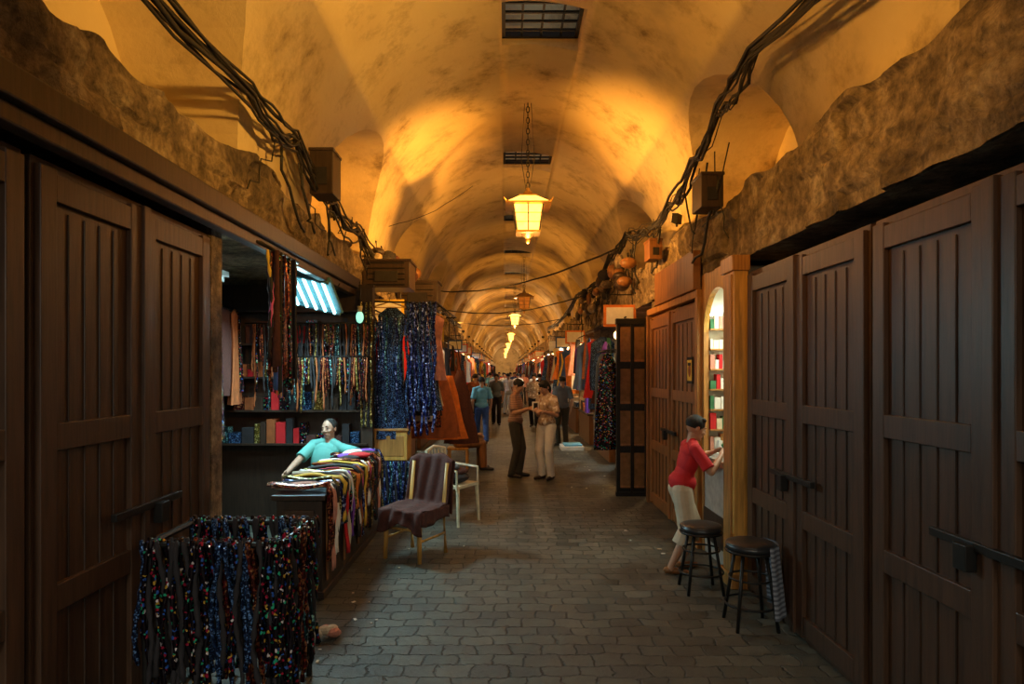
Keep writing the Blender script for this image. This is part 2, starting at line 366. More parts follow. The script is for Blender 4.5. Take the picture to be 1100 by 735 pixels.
# ------------------------------------------------------------------ cables
def wob(a,b_,n,sag,j):
    a=Vector(a);b_=Vector(b_); out=[]
    for i in range(n+1):
        t=i/n; p=a.lerp(b_,t); p.z-=sag*4*t*(1-t)
        if 0<i<n: p+=Vector((random.uniform(-j,j)*.4,random.uniform(-j,j),random.uniform(-j,j)))
        out.append(p)
    return out
b=MB()
path=[(1.93,1.5,4.1),(1.90,5.0,4.25),(1.91,5.8,4.15),(1.91,6.6,3.92),(1.90,7.5,3.72),(1.88,8.6,3.66),(1.88,10,3.9),(1.88,11.6,3.85),(1.88,13.5,3.6),(1.88,17,3.75),(1.88,22,3.5),(1.88,30,3.7)]
for k in range(11):
    off=Vector((random.uniform(-.05,.05),0,random.uniform(-.09,.09))); pts=[]
    for p,q in zip(path,path[1:]):
        pts+=wob(Vector(p)+off,Vector(q)+off,6,random.uniform(0,.16),.035)[:-1]
    b.tube(pts,random.choice([.006,.010,.016]),'cable',5)
for k in range(34):
    y=random.uniform(5.5,17); b.tube(wob((1.90,y,random.uniform(3.4,3.8)),(1.88,y+random.uniform(-.5,.9),random.uniform(2.7,3.3)),6,.12,.06),random.choice([.006,.01,.014]),'cable',5)
b.obj('cable_bundle',smooth=True)
b=MB()
path=[(-1.80,1.5,3.9),(-1.80,4.6,3.75),(-1.80,5.6,3.78),(-1.80,6.8,3.55),(-1.80,8,3.5),(-1.80,9.3,3.35),(-1.80,10.5,3.6),(-1.80,12,3.5),(-1.80,15,3.65),(-1.80,19,3.5),(-1.80,28,3.6)]
for k in range(9):
    off=Vector((random.uniform(-.03,.04),0,random.uniform(-.12,.1))); pts=[]
    for p,q in zip(path,path[1:]):
        pts+=wob(Vector(p)+off,Vector(q)+off,6,random.uniform(0,.18),.035)[:-1]
    b.tube(pts,random.choice([.006,.011,.016]),'cable',5)
for k in range(30):
    y=random.uniform(4.5,15); b.tube(wob((-1.80,y,3.6),(-1.78,y+random.uniform(-.6,.9),random.uniform(2.95,3.4)),6,.12,.06),random.choice([.006,.01,.013]),'cable',5)
b.obj('cable_bundle',smooth=True)
b=MB()
b.tube(wob((-1.9,18,4.0),(2.1,12.3,4.1),16,.28,.01),.018,'cable'); b.tube(wob((-1.9,19,3.6),(2.1,14.0,3.55),16,.3,.01),.015,'cable')
b.tube(wob((-1.9,24,3.6),(2.1,24,3.7),12,.2,.01),.015,'cable'); b.tube(wob((-1.7,9.5,3.9),(-.6,12,5.2),10,.1,.01),.005,'cable')
b.obj('overhead_cable',smooth=True)
# ------------------------------------------------------------------ wall boxes / junk
def wbox(name,c,d,k='wood_d',slats=0):
    b=MB(); b.box((0,0,0),d,k); b.box((0,0,d[2]/2),(d[0]*1.08,d[1]*1.08,.03),k)
    for i in range(slats): b.box((0,-d[1]/2-.004,-d[2]*.4+d[2]*.8*i/max(1,slats-1)),(d[0]*.8,.012,.02),'black')
    b.box((0,-d[1]/2-.006,-d[2]*.1),(d[0]*.5,.012,d[2]*.4),'blk')
    return b.obj(name,bevel=.008,loc=c)
wbox('junction_box',(-1.74,6.30,3.68),(.22,.3,.42),'wood_d',0)
wbox('junction_box',(1.86,6.0,3.42),(.2,.3,.30),'wood_d',0)
wbox('junction_box',(1.86,8.2,3.30),(.16,.3,.24),'wood_b',0)
wbox('wooden_crate',(-1.58,8.9,3.08),(.62,.55,.36),'wood_d',5)
wbox('wooden_crate',(-1.53,11.6,3.1),(.7,.6,.5),'wood_d',5)
b=MB()
for i in range(24):
    b.ell((-1.70+random.uniform(-.10,.15),8.9+i*.22,3.32+random.uniform(0,.20)),(random.uniform(.05,.13),random.uniform(.06,.18),random.uniform(.05,.12)),random.choice(['stone','wood_d','wood_b','blk','maroon']))
b.obj('stored_bundles',smooth=True)
b=MB()
for i in range(26):
    b.ell((1.84+random.uniform(-.1,.06),9.4+i*.27,3.05+random.uniform(0,.5)),(random.uniform(.05,.13),random.uniform(.08,.2),random.uniform(.06,.14)),random.choice(['stone','wood_d','blk','wood_d','wood_b']))
b.obj('stored_bundles',smooth=True)
# ------------------------------------------------------------------ right shopfronts
# door leafs
def door(name,y0,y1,x,h,k='wood_b',s=1):
    b=MB(); n=2; w=(y1-y0)/n
    b.bb((x,y0,0),(x+.06*s,y1,h),k)
    for i in range(n):
        a=y0+i*w
        for yy in(a+.02,a+w-.12): b.bb((x-.03*s,yy,.03),(x,yy+.10,h-.03),k)
        for zz in(.05,.75,1.45,h-.17): b.bb((x-.028*s,a+.12,zz),(x,a+w-.12,zz+.12),k)
        for j in range(1,5): b.bb((x-.008*s,a+.12+(w-.24)*j/5-.005,.17),(x,a+.12+(w-.24)*j/5+.005,h-.2),'wood_d')
    b.bb((x-.05*s,(y0+y1)/2-.03,.03),(x,(y0+y1)/2+.03,h-.02),k)
    b.bb((x-.06*s,(y0+y1)/2-.3,1.05),(x-.03*s,(y0+y1)/2+.35,1.09),'black'); b.box((x-.07*s,(y0+y1)/2+.1,1.02),(.05,.08,.11),'black')
    return b.obj(name,bevel=.006)
door('door_1',6.66,8.86,1.99,2.52)
b=MB(); b.bb((1.93,6.58,2.54),(2.03,8.9,2.62),'wood_o'); b.bb((1.90,6.6,2.62),(1.98,8.3,3.02),'wood_b'); b.bb((1.93,6.56,0),(2.03,6.64,2.54),'wood_o'); b.bb((1.93,8.87,0),(2.03,8.95,2.54),'wood_b'); b.obj('trim_2',bevel=.006)
b=MB(); b.bb((1.945,6.78,1.66),(1.955,6.98,1.94),'blk'); b.bb((1.943,6.80,1.69),(1.946,6.96,1.91),'yellow'); b.ell((1.943,6.88,1.80),(.003,.05,.07),'rust'); b.bb((1.94,6.83,1.85),(1.943,6.93,1.88),'blk'); b.obj('door_poster')
# orange column
b=MB(); b.bb((1.88,5.36,0),(2.00,5.62,2.70),'wood_y'); b.bb((1.865,5.40,.12),(1.88,5.58,2.6),'wood_o'); b.bb((1.85,5.34,0),(2.01,5.64,.12),'wood_o'); b.bb((1.86,5.34,2.62),(2.01,5.64,2.75),'wood_o'); b.obj('wooden_post',bevel=.008)
# small shop with arched window opening
b=MB(); n=14; yc=6.1; rr=.40
b.bb((1.98,5.63,0),(2.03,5.70,2.75),'wood_o'); b.bb((1.98,6.50,0),(2.03,6.57,2.75),'wood_o')
for i in range(n):
    a0=math.pi*i/n;a1=math.pi*(i+1)/n
    y_0,z_0=yc+rr*math.cos(a0),2.18+rr*math.sin(a0); y_1,z_1=yc+rr*math.cos(a1),2.18+rr*math.sin(a1)
    b.add([(1.98,y_0,z_0),(1.98,y_1,z_1),(1.98,y_1,2.76),(1.98,y_0,2.76),(2.03,y_0,z_0),(2.03,y_1,z_1),(2.03,y_1,2.76),(2.03,y_0,2.76)],[(0,1,2,3),(7,6,5,4),(0,4,5,1)],'wood_y')
b.obj('window_1')
b=MB(); b.bb((1.99,5.64,0),(2.45,6.56,.92),'counter'); b.bb((1.93,5.64,.92),(2.5,6.56,.98),'counter'); b.bb((1.975,5.7,.15),(1.99,6.5,.45),'wood_d'); b.obj('stone_counter',bevel=.01)
b=MB(); random.seed(3)
b.bb((2.04,5.60,.0),(3.3,5.63,2.75),'cream'); b.bb((2.04,6.60,.0),(3.3,6.63,2.75),'white'); b.bb((3.28,5.6,0),(3.32,6.6,2.75),'cream'); b.bb((2.04,5.6,2.70),(3.3,6.6,2.74),'cream')
for z in(1.0,1.2,1.4,1.6,1.8,2.0,2.2):
    b.bb((2.035,6.46,z),(3.2,6.60,z+.015),'wood_o'); b.bb((3.05,5.66,z),(3.27,6.34,z+.02),'wood_o')
    x=2.04
    while x<3.0:
        w=random.uniform(.03,.07); b.bb((x,6.48,z+.015),(x+w-.006,6.57,z+.015+random.uniform(.08,.16)),random.choice(['white','paper','redc','green','white','pink','paper','wood_o','cream'])); x+=w
b.obj('stocked_shelving')
b=MB(); b.bb((2.25,5.9,2.63),(3.1,6.3,2.69),'white'); b.cone((2.3,6.1,2.60),(3.05,6.1,2.60),.025,.025,'shopw',10); b.cone((2.06,6.54,2.36),(2.5,6.54,2.36),.016,.016,'shopw',10); o=b.obj('ceiling_light')
light('shop_tube','AREA',(2.45,6.0,2.55),26,(.9,1,.8),.5,parent=o)
b=MB()
for i in range(9): 
    yy=5.72+i*.09; b.cone((2.08+.1*random.random(),yy,.98),(2.08+.1*random.random(),yy,1.02+.12*random.random()),.03,.025,random.choice(['white','redc','yellow','cyan','brass','green']),10)
b.box((2.05,6.25,1.0),(.16,.22,.035),'paper',.3); b.obj('counter_goods')
# near shutters on both sides (beyond the picture's edge)
door('door_2',1.75,3.5,1.99,2.6,'wood_m'); door('door_3',3.55,5.3,1.99,2.6,'wood_m')
door('door_4',1.1,2.65,-1.97,2.7,'wood_m',-1); door('door_5',2.7,4.3,-1.97,2.7,'wood_m',-1)
# open panelled metal door leaf, standing out into the street
b=MB(); X0,X1,YY=1.60,2.02,9.32
b.bb((X0,YY,.04),(X1,YY+.05,2.5),'black')
for i in range(2):
    for j in range(4):
        xa=X0+.04+i*.2; za=.12+j*.6; b.bb((xa,YY-.012,za),(xa+.15,YY,za+.5),'glass_o'); b.bb((xa,YY-.02,za),(xa+.15,YY-.008,za+.03),'wood_b')
for i in range(3): b.bb((X0-.01+i*.2,YY-.025,.0),(X0+.02+i*.2,YY+.06,2.52),'black')
b.bb((X0-.02,YY-.03,2.46),(X1,YY+.07,2.54),'black'); b.bb((X0-.02,YY-.03,0),(X1,YY+.07,.06),'black')
b.obj('open_door_leaf',bevel=.004)
b=MB()
for i in range(6): b.garment(1.50+.03*random.random(),9.6+i*.16,2.05,1.35+.2*random.random(),[(0,.04),(.1,.12),(1,.15)],.05,math.pi/2*0+.2*i,random.choice(['blk','blk','multi','slate']),5,.2,i)
b.tube([(1.52,9.5,2.1),(1.52,10.7,2.1)],.012,'black'); b.tube([(1.52,10.65,2.1),(2.0,10.65,2.1)],.012,'black'); b.tube([(1.52,9.5,2.1),(2.0,9.5,2.1)],.012,'black'); b.obj('rack_of_dark_clothes',smooth=True)
# ------------------------------------------------------------------ generic shops along both sides
DR=[(0,.03),(.06,.17),(.3,.12),(1,.25)]; SH=[(0,.05),(.1,.22),(.6,.2),(1,.2)]; SK=[(0,.12),(1,.25)]
cols=['blk','rust','white','pink','orange','navy','multi','redseq','green','purple','blue','scarf','beige','slate','redc','yellow','wood_b','blk','blk','slate','navy','maroon']
def shop(side,y0,y1,rnd,near=False):
    xi=-1.93 if side<0 else 2.0; xb=-3.55 if side<0 else 3.72; s=side
    zt=2.85 if side<0 else 2.7; g0=y0+.25 if not near else y0+1.0
    b=MB()
    # shelving on the back wall and partitions
    for z in(.5,.95,1.4,1.85,2.3):
        b.bb((xb,y0+.12,z),(xb-s*.35,y1-.12,z+.03),'wood_b'); y=y0+.15
        while y<y1-.35:
            w=rnd.uniform(.12,.3); b.bb((xb-s*.03,y,z+.03),(xb-s*.32,y+w-.02,z+.03+rnd.uniform(.15,.38)),rnd.choice(cols)); y+=w
    b.obj('stocked_shelves')
    b=MB(); n=6 if y0<40 else 4
    for i in range(n):
        g=rnd.choice([DR,SH,SK]); yy=g0+(y1-.25-g0)*i/(n-1)
        if rnd.random()<.8: b.garment(xi-s*rnd.uniform(.0,.28),yy,rnd.uniform(2.2,2.6),rnd.uniform(.8,1.4),g,.07,math.pi/2+rnd.uniform(-.7,.7),rnd.choice(cols),6,.15,i)
    for i in range(3 if not near else 0):
        b.garment(xi-s*rnd.uniform(.05,.3),y0+.15+rnd.random()*.2,rnd.uniform(2.2,2.5),rnd.uniform(.9,1.3),rnd.choice([DR,SH]),.07,rnd.uniform(-.3,.3),rnd.choice(cols),6,.15,i)
    b.tube([(xi-s*.15,g0-.1,2.62),(xi-s*.15,y1,2.62)],.012,'black',5)
    b.obj('hanging_clothes',smooth=True)
    b=MB(); b.bb((xi+s*.02,y0+.6,0),(xi+s*.5,y1-.1,.7),'wood_b'); b.bb((xi-s*.02,y0+.58,.7),(xi+s*.52,y1-.08,.74),'wood_d'); y=y0+.65
    while y<y1-.4:
        w=rnd.uniform(.2,.35); b.bb((xi+s*.03,y,.74),(xi+s*.45,y+w-.02,.78+rnd.uniform(.03,.25)),rnd.choice(cols)); y+=w
    b.obj('display_counter',bevel=.01)
    k,c=rnd.choice([('shopw',(.9,1,.85)),('shopy',(1,.6,.25)),('shopy',(1,.6,.25)),('shopc',(.6,.9,1))])
    ym=(y0+y1)/2; b=MB(); b.box((xi+s*.5,ym,zt-.03),(.2,.9,.06),'white'); b.cone((xi+s*.5,ym-.4,zt-.09),(xi+s*.5,ym+.4,zt-.09),.03,.03,k,8)
    for e in(-.4,.4): b.box((xi+s*.5,ym+e,zt-.08),(.08,.05,.1),'white')
    # bare bulb hung at the mouth of the shop
    bx=xi-s*.12; bz=rnd.uniform(2.2,2.5); by=ym+rnd.uniform(-.8,.8); b.ell((bx,by,bz),(.05,.05,.07),k,None,10,8); b.tube([(bx,by,bz+.07),(bx,by,zt+.02)],.006,'cable',4)
    o=b.obj('shop_lights')
    if y0<60: light('shop_tube_lamp','AREA',(xi+s*.5,ym,zt-.14),rnd.choice([20,35,60])*(1 if y0<24 else 1.4),c,.4,parent=o)
    if rnd.random()<.6:
        b=MB(); yy=ym+rnd.uniform(-.4,.4); k=rnd.choice(['white','orange','redc','yellow','cream','blue']); x=xi-s*.22
        b.box((x,yy,2.55+.1),(.5,.04,.34),k); b.box((x,yy-.022,2.65),(.42,.01,.26),'paper'); b.tube([(x-.2,yy,2.82),(x-.2,yy,2.98)],.008,'black',4); b.tube([(x+.2,yy,2.82),(x+.2,yy,2.98)],.008,'black',4)
        b.tube([(x-.2,yy,2.98),(xi+s*.05,yy,2.98)],.01,'black',4); b.tube([(x+.2,yy,2.98),(xi+s*.05,yy,2.98)],.01,'black',4)
        b.obj('hanging_signboard')
rnd=random.Random(11)
for a,c in zip(LP,LP[1:]):
    if a>=8.1: shop(-1,a+.1,c-.1,rnd)
for a,c in zip(RP,RP[1:]):
    if a>=9.0: shop(1,a+.1,c-.1,rnd,near=a<9.5)
# added fill tubes, mostly unseen behind the viewer, brightening the street
def fill_tube(x,y,z,e,c=(1,.93,.8),key='shopw'):
    b=MB(); b.box((0,0,.05),(.14,1.2,.05),'white'); b.cone((0,-.55,0),(0,.55,0),.018,.018,key,10)
    for q in(-.57,.57): b.box((0,q,.01),(.06,.04,.06),'white'); b.tube([(0,q*.8,.07),(0,q*.8,.25)],.006,'black',4)
    o=b.obj('fill_tube_fixture',loc=(x,y,z)); light('fill_tube_lamp','AREA',(x,y,z-.03),e,c,.6,parent=o)
fill_tube(-1.2,-1.2,3.0,95,(.95,.97,.85)); fill_tube(1.3,-2.2,3.0,95,(.95,.97,.85))
fill_tube(-2.7,5.6,2.66,16,(.7,.95,1),'shopc')
# ------------------------------------------------------------------ left near stall
rnd=random.Random(5)
# counter with draped scarves
b=MB(); b.bb((-1.80,5.12,0.05),(-1.44,7.35,.78),'wood_d'); b.bb((-1.83,5.08,.78),(-1.41,7.38,.82),'wood_d'); b.bb((-1.82,5.1,0),(-1.42,7.37,.06),'wood_d')
for i in range(4): b.bb((-1.435,5.2+i*.55,.12),(-1.42,5.25+i*.55,.74),'wood_b')
b.bb((-1.75,5.10,.14),(-1.5,5.12,.70),'wood_m'); b.obj('stall_counter',bevel=.006)
b=MB(); y=5.1; i=0
ks=['redseq','pink','white','blk','goldseq','royal','yellow','blk','redc','beige','multi','white','purple','goldseq','orange','blk','scarf','rust','royal','yellow','redseq','white','blk','scarf','goldseq','redseq','multi','blk']
while y<7.3:
    w=rnd.uniform(.05,.11); k=ks[i%len(ks)]; L=rnd.uniform(.25,.62); ph=rnd.random()*6; lift=rnd.uniform(0,.05)
    def fn(u,t,y=y,w=w,L=L,ph=ph,lift=lift):
        s=t*(.5+L)
        yy=y+w*u+.03*math.sin(4*t+ph); 
        if s<.46: return (-1.86+s,yy,.835+lift+.025*math.sin(6*t+ph)**2+.012*math.sin(u*9+ph))
        return (-1.395+.012*math.sin(u*9+ph)+.02*math.sin(8*t+ph)**2,yy,.835+lift*.5-(s-.46))
    b.grid(fn,6,18,k); y+=w*.82; i+=1
b.obj('draped_scarves',smooth=True,thick=.006)
b=MB()
for i in range(9):
    b.ell((-1.62+rnd.uniform(-.1,.12),6.75+rnd.uniform(-.1,.55),.87+rnd.uniform(0,.06)),(.12,.1,.03),rnd.choice(['yellow','goldseq','blk','redc','green','purple','white']),Matrix.Rotation(rnd.random()*3,3,'Z'))
b.obj('folded_scarves',smooth=True)
# partition with hanging goods facing the viewer
b=MB(); b.bb((-3.55,8.0,0),(-1.62,8.06,2.85),'wood_d')
for z in(.9,1.3,1.7,2.1,2.5): b.bb((-3.5,7.8,z),(-1.66,8.0,z+.025),'wood_d')
b.obj('display_shelf')
b=MB()
for z in(.925,1.325,1.725,2.125,):
    x=-3.48
    while x<-1.75:
        w=rnd.uniform(.06,.16); h=rnd.uniform(.08,.3); b.bb((x,7.82,z),(x+w-.012,7.98,z+h),rnd.choice(['redseq','blk','multi','blk','rust','navy','goldseq','maroon','tealseq','wood_d','redc','blk','purple'])); x+=w
b.obj('shelf_goods')
b=MB()
for i in range(46):
    x=-3.0+i*.03; b.strand(x,7.74-.02*(i%3),2.35,rnd.uniform(.35,1.0),rnd.choice(['multi','redseq','blk','redseq','goldseq','blk','rust','tealseq','blk','redseq']),.011,i,.008)
b.tube([(-3.1,7.74,2.36),(-1.62,7.74,2.36)],.01,'black')
for i in range(34):
    x=-2.55+i*.028; b.strand(x,7.62,1.95,rnd.uniform(.3,.65),rnd.choice(['multi','redseq','redseq','goldseq','blk','rust','tealseq','blk','purple','redseq']),.011,i,.008)
b.tube([(-2.6,7.62,1.96),(-1.6,7.62,1.96)],.01,'black'); b.tube([(-2.6,7.62,1.96),(-2.6,7.98,1.96)],.01,'black')
b.tube([(-1.62,7.74,2.36),(-1.62,7.98,2.36)],.01,'black'); b.tube([(-1.62,7.62,1.96),(-1.62,7.98,1.96)],.01,'black')
b.obj('beaded_strands',smooth=True)
# yellow sequin belts on the post
b=MB(); b.bb((-1.74,7.84,0),(-1.60,7.99,2.80),'wood_d')
for i in range(5): b.strand(-1.73+i*.03,7.81,2.62,1.5,['goldseq','blk','goldseq','blk','goldseq'][i],.013,i,.008)
b.obj('display_post',thick=.0)
# clothes hanging deeper in the shop on the left (back wall)
b=MB()
for i in range(16):
    b.garment(-3.2+.1*rnd.random(),4.7+i*.2,2.5,rnd.uniform(.9,1.5),rnd.choice([DR,SH,SK]),.06,math.pi/2+rnd.uniform(-.2,.6),rnd.choice(['blk','navy','redseq','multi','maroon','slate','tealseq','rust']),6,.15,i)
b.tube([(-3.2,4.5,2.52),(-3.2,7.8,2.52)],.015,'black'); b.obj('clothes_rail',smooth=True)
# fluorescent fixture
b=MB(); X=Matrix.Rotation(math.radians(-30),4,'X')@Matrix.Rotation(math.radians(16),4,'Y')
b.box((0,0,.05),(.58,.60,.03),'tray')
for i in range(5): b.cone((-.22+i*.11,-.27,.0),(-.22+i*.11,.27,0),.018,.018,'tube',10)
for e in(-.28,.28): b.box((0,e,.02),(.56,.03,.05),'tray')
for sx in(-.25,.25): b.tube([(sx,0,.07),(sx,0,.22)],.006,'black',4)
b.v=[tuple(X@Vector(v)) for v in b.v]; o=b.obj('fluorescent_fixture',loc=(-2.10,7.0,2.62))
l=light('fluorescent_lamp','AREA',(-2.10,6.92,2.48),75,(.55,.93,1),.5,parent=o); l.rotation_euler=(math.radians(-20),0,0)
# bulb
b=MB(); b.ell((0,0,0),(.045,.045,.07),'bulbe'); b.cone((0,0,.06),(0,0,.13),.025,.03,'cream',10); b.tube([(0,0,.12),(.01,0,.28),(0,0,.42)],.006,'cable',5); b.obj('hanging_bulb',smooth=True,loc=(-1.70,7.6,2.42))
# dresses
def hanger(b,x,y,z,w=.2,ang=0,k='wood_y'):
    c,s=math.cos(ang),math.sin(ang)
    b.tube([(x-w*c,y-w*s,z-.07),(x,y,z),(x+w*c,y+w*s,z-.07)],.009,k); b.tube([(x-w*c,y-w*s,z-.07),(x+w*c,y+w*s,z-.07)],.006,k)
    b.tube([(x,y,z),(x,y,z+.05),(x+.02,y,z+.09),(x-.01,y,z+.11),(x-.03,y,z+.08)],.004,'black',5)
b=MB(); hanger(b,-1.42,7.98,2.64,.22); b.garment(-1.42,8.02,2.58,1.62,[(0,.05),(.05,.17),(.28,.14),(1,.22)],.08,.1,'navy',7,.12,1)
for i in range(14): b.strand(-1.60+i*.025,7.93,2.5-.1*abs(i-7)/7,rnd.uniform(.7,1.4),rnd.choice(['navy','tealseq','royal','navy']),.010,i,.01)
b.obj('hanging_dress',smooth=True)
b=MB()
for i in range(15): b.strand(-1.20+i*.024,7.95+.04*(i%2),2.64,1.45+.2*math.sin(i*2),'royal' if i%3 else 'navy',.017,i,.012)
b.tube([(-1.8,7.97,2.65),(-.82,7.97,2.62)],.012,'black'); b.tube([(-.84,7.97,2.62),(-.84,11.15,2.70),(-1.9,11.15,2.7)],.012,'black')
b.obj('sequinned_garlands',smooth=True)
b=MB(); hanger(b,-.92,8.55,2.56,.14,.3); b.garment(-.92,8.55,2.52,.85,[(0,.05),(.06,.13),(.4,.10),(1,.13)],.07,.3,'pink',6,.14,2); b.tube([(-.92,8.55,2.64),(-.84,8.55,2.64)],.006,'black',4); b.obj('hanging_dress',smooth=True)
b=MB(); b.garment(-1.02,9.4,1.88,1.05,[(0,.10),(.2,.2),(1,.34)],.16,.3,'rust',8,.16,3); b.garment(-.86,9.8,1.72,.95,[(0,.05),(.3,.15),(1,.28)],.13,.3,'orange',7,.16,5); b.garment(-.70,10.3,1.80,1.15,[(0,.05),(.3,.15),(1,.26)],.13,.3,'maroon',7,.16,6)
b.tube([(-1.02,9.4,1.88),(-1.02,9.4,2.66),(-.84,9.4,2.66)],.006,'black',4); b.tube([(-.86,9.8,1.7),(-.84,9.8,2.66)],.006,'black',4); b.tube([(-.70,10.3,1.8),(-.84,10.3,2.68)],.006,'black',4); b.obj('hanging_skirts',smooth=True)
b=MB()
for i in range(6): b.garment(-1.12-.05*rnd.random(),8.5+i*.14,2.5,1.2+.3*rnd.random(),DR,.06,rnd.uniform(-.5,.5),['blk','beige','navy','redseq','blk','beige'][i],6,.15,i)
b.tube([(-1.13,8.3,2.52),(-1.13,9.3,2.52)],.012,'black'); b.tube([(-1.13,8.4,2.52),(-.84,8.4,2.63)],.01,'black'); b.obj('clothes_rail',smooth=True)
b=MB(); b.bb((-1.60,7.95,.70),(-1.20,8.3,1.06),'wood_y'); b.bb((-1.62,7.93,1.06),(-1.18,8.32,1.09),'wood_o'); b.bb((-1.58,7.97,0),(-1.22,8.28,.70),'wood_d'); b.bb((-1.56,7.945,.75),(-1.24,7.955,1.0),'wood_o'); b.obj('display_box',bevel=.008)
b=MB()
for i in range(18): b.strand(-1.52+i*.022,7.88,.70,.56,['royal','tealseq','navy','royal','blk'][i%5],.014,i,.012)
b.obj('sequinned_fringe',smooth=True)
# near-left hanging scarves at frame edge
b=MB()
for i in range(5):
    k=['blk','multi','redseq','scarf','maroon'][i]; y=5.35-.10*i
    b.cloth((-1.78,y,2.7),(-1.70,y-.08,2.7),1.0+.2*math.sin(i*3),k,1.5,.03,i)
for i in range(12): b.strand(-1.76+.02*(i%3),5.42-.06*i,2.68,.8+.3*math.sin(i*2.2),['multi','redseq','blk','scarf'][i%4],.014,i,.012)
b.tube([(-1.75,5.5,2.71),(-1.75,4.6,2.71)],.014,'black'); b.tube([(-1.75,4.9,2.71),(-1.86,4.9,2.78)],.01,'black'); b.obj('hanging_scarves',smooth=True,thick=.004)
# low stand with sequinned strands bottom-left
b=MB()
for yy in(3.35,3.85):
    for xx in(-1.85,-1.16): b.cone((xx,yy,.0),(xx,yy,.90),.018,.018,'black',8)
    b.tube([(-1.87,yy,.90),(-1.14,yy,.90)],.016,'black')
for xx in(-1.85,-1.16): b.tube([(xx,3.33,.90),(xx,3.87,.90)],.016,'black'); b.tube([(xx,3.33,.12),(xx,3.87,.12)],.012,'black')
b.obj('display_rack')
b=MB(); r2=random.Random(4)
for yy in(3.32,3.38,3.83,3.89):
    for i in range(30):
        x=-1.86+i*.0248; b.strand(x+r2.uniform(-.01,.01),yy,.93,r2.uniform(.6,.9),r2.choice(['multi','blk','multi','navy','multi','redseq','blk']),.014,i*1.3,.016)
for xx in(-1.19,-1.13):
    for i in range(20): b.strand(xx,3.34+i*.027,.93,r2.uniform(.6,.9),r2.choice(['multi','blk','multi','tealseq','multi','redseq','blk']),.014,i*1.3,.016)
b.obj('sequinned_strands',smooth=True)
# ------------------------------------------------------------------ chairs & stools
b=MB()
for sx in(-.2,.2):
    b.cone((sx,-.2,0),(sx*.95,-.19,.43),.02,.024,'wood_y',8); b.tube([(sx,.24,0),(sx,.2,.43),(sx,.27,.88)],.02,'wood_y',8); b.cone((sx,-.2,.2),(sx,.22,.2),.012,.012,'wood_y',8)
b.cone((-.2,-.2,.3),(.2,-.2,.3),.012,.012,'wood_y',8)
b.box((0,0,.445),(.46,.46,.05),'maroon')
# one continuous cover: down the back, over the rounded top rail, down the front, over the seat and over its lip
def cover(u,t):
    x=(u-.5)*.50; s=t*1.95; bow=.035*math.cos((u-.5)*3); top=.90+.045*math.sin(u*math.pi)+.012*math.sin(u*11)
    w1=.010*math.sin(u*23+s*5)+.006*math.sin(u*9-s*13)
    if s<.52: a=s/.52; return (x*(1.04-.04*a),.255+.075*a+bow+w1,.38+(top-.38)*a)
    if s<.60: a=(s-.52)/.08; return (x,.33+bow-.055*a,top+.012*math.sin(a*math.pi))
    if s<1.08: a=(s-.60)/.48; return (x,.275+bow-.085*a+w1,top-(top-.485)*a)
    if s<1.55: a=(s-1.08)/.47; return (x,.19-.43*a+bow*(1-a),.485+.010*math.sin(u*8+a*6)+w1*.5)
    a=(s-1.55)/.40; return (x*1.01,-.245+w1*1.5-.01*a,.483-.20*a*(.85+.25*math.sin(u*7+1)))
b.grid(cover,30,60,'maroon')
for sx in(-1,1): b.grid(lambda u,t,sx=sx:(sx*(.247+.010*math.sin(u*20)),-.245+.46*u,.485-.13*t-.02*math.sin(u*6)*t),16,4,'maroon')
b.obj('wooden_chair',smooth=True,thick=.006,loc=(-.88,6.32,0),rz=math.radians(-28))
b=MB()
for sx in(-.2,.2):
    b.cone((sx*1.1,-.22,0),(sx,-.2,.44),.016,.022,'cream',8); b.tube([(sx*1.1,.24,0),(sx,.2,.44),(sx*.9,.26,.84)],.018,'cream',8)
    b.tube([(sx*1.1,-.2,.42),(sx*1.12,-.2,.64),(sx*1.1,.1,.66),(sx,.22,.64)],.016,'cream',8)
b.box((0,0,.45),(.44,.44,.03),'cream'); b.tube([(-.19,.26,.84),(0,.29,.88),(.19,.26,.84)],.02,'cream',8)
for i in range(5): b.tube([(-.14+i*.07,.21,.46),(-.13+i*.065,.275,.86)],.012,'cream',6)
b.obj('plastic_chair',loc=(-.62,7.75,0),rz=math.radians(60))
b=MB(); b.ell((0,0,.06),(.19,.19,.07),'blk'); b.ell((.03,.02,.13),(.14,.15,.05),'maroon'); b.ell((-.02,-.03,.19),(.1,.12,.04),'slate'); b.obj('folded_clothes',smooth=True,loc=(-.62,7.75,.47))
def stool(x,y,h,cloth=None):
    b=MB(); b.cone((0,0,h-.07),(0,0,h-.02),.16,.17,'leather',24); b.ell((0,0,h-.02),(.17,.17,.03),'leather',nu=24); b.tube([(.165*math.cos(t),.165*math.sin(t),h-.07) for t in [i*math.pi/12 for i in range(25)]],.01,'black')
    for i in range(4):
        a=math.pi/4+i*math.pi/2; b.cone((.2*math.cos(a),.2*math.sin(a),0),(.11*math.cos(a),.11*math.sin(a),h-.06),.013,.013,'black',8)
    for zz,r in((.16,.175),(.34,.145)): b.tube([(r*math.cos(t),r*math.sin(t),zz) for t in [i*math.pi/12 for i in range(25)]],.008,'black')
    if cloth:
        b.grid(lambda u,t:((.185+.05*t)*math.cos(-1.2+1.9*u),(.185+.05*t+.012*math.sin(u*22))*math.sin(-1.2+1.9*u),h-.01-.48*t),24,8,cloth)
    return b.obj('black_stool',smooth=True,loc=(x,y,0))
stool(1.60,5.33,.55); stool(1.73,4.60,.60,'stripe')
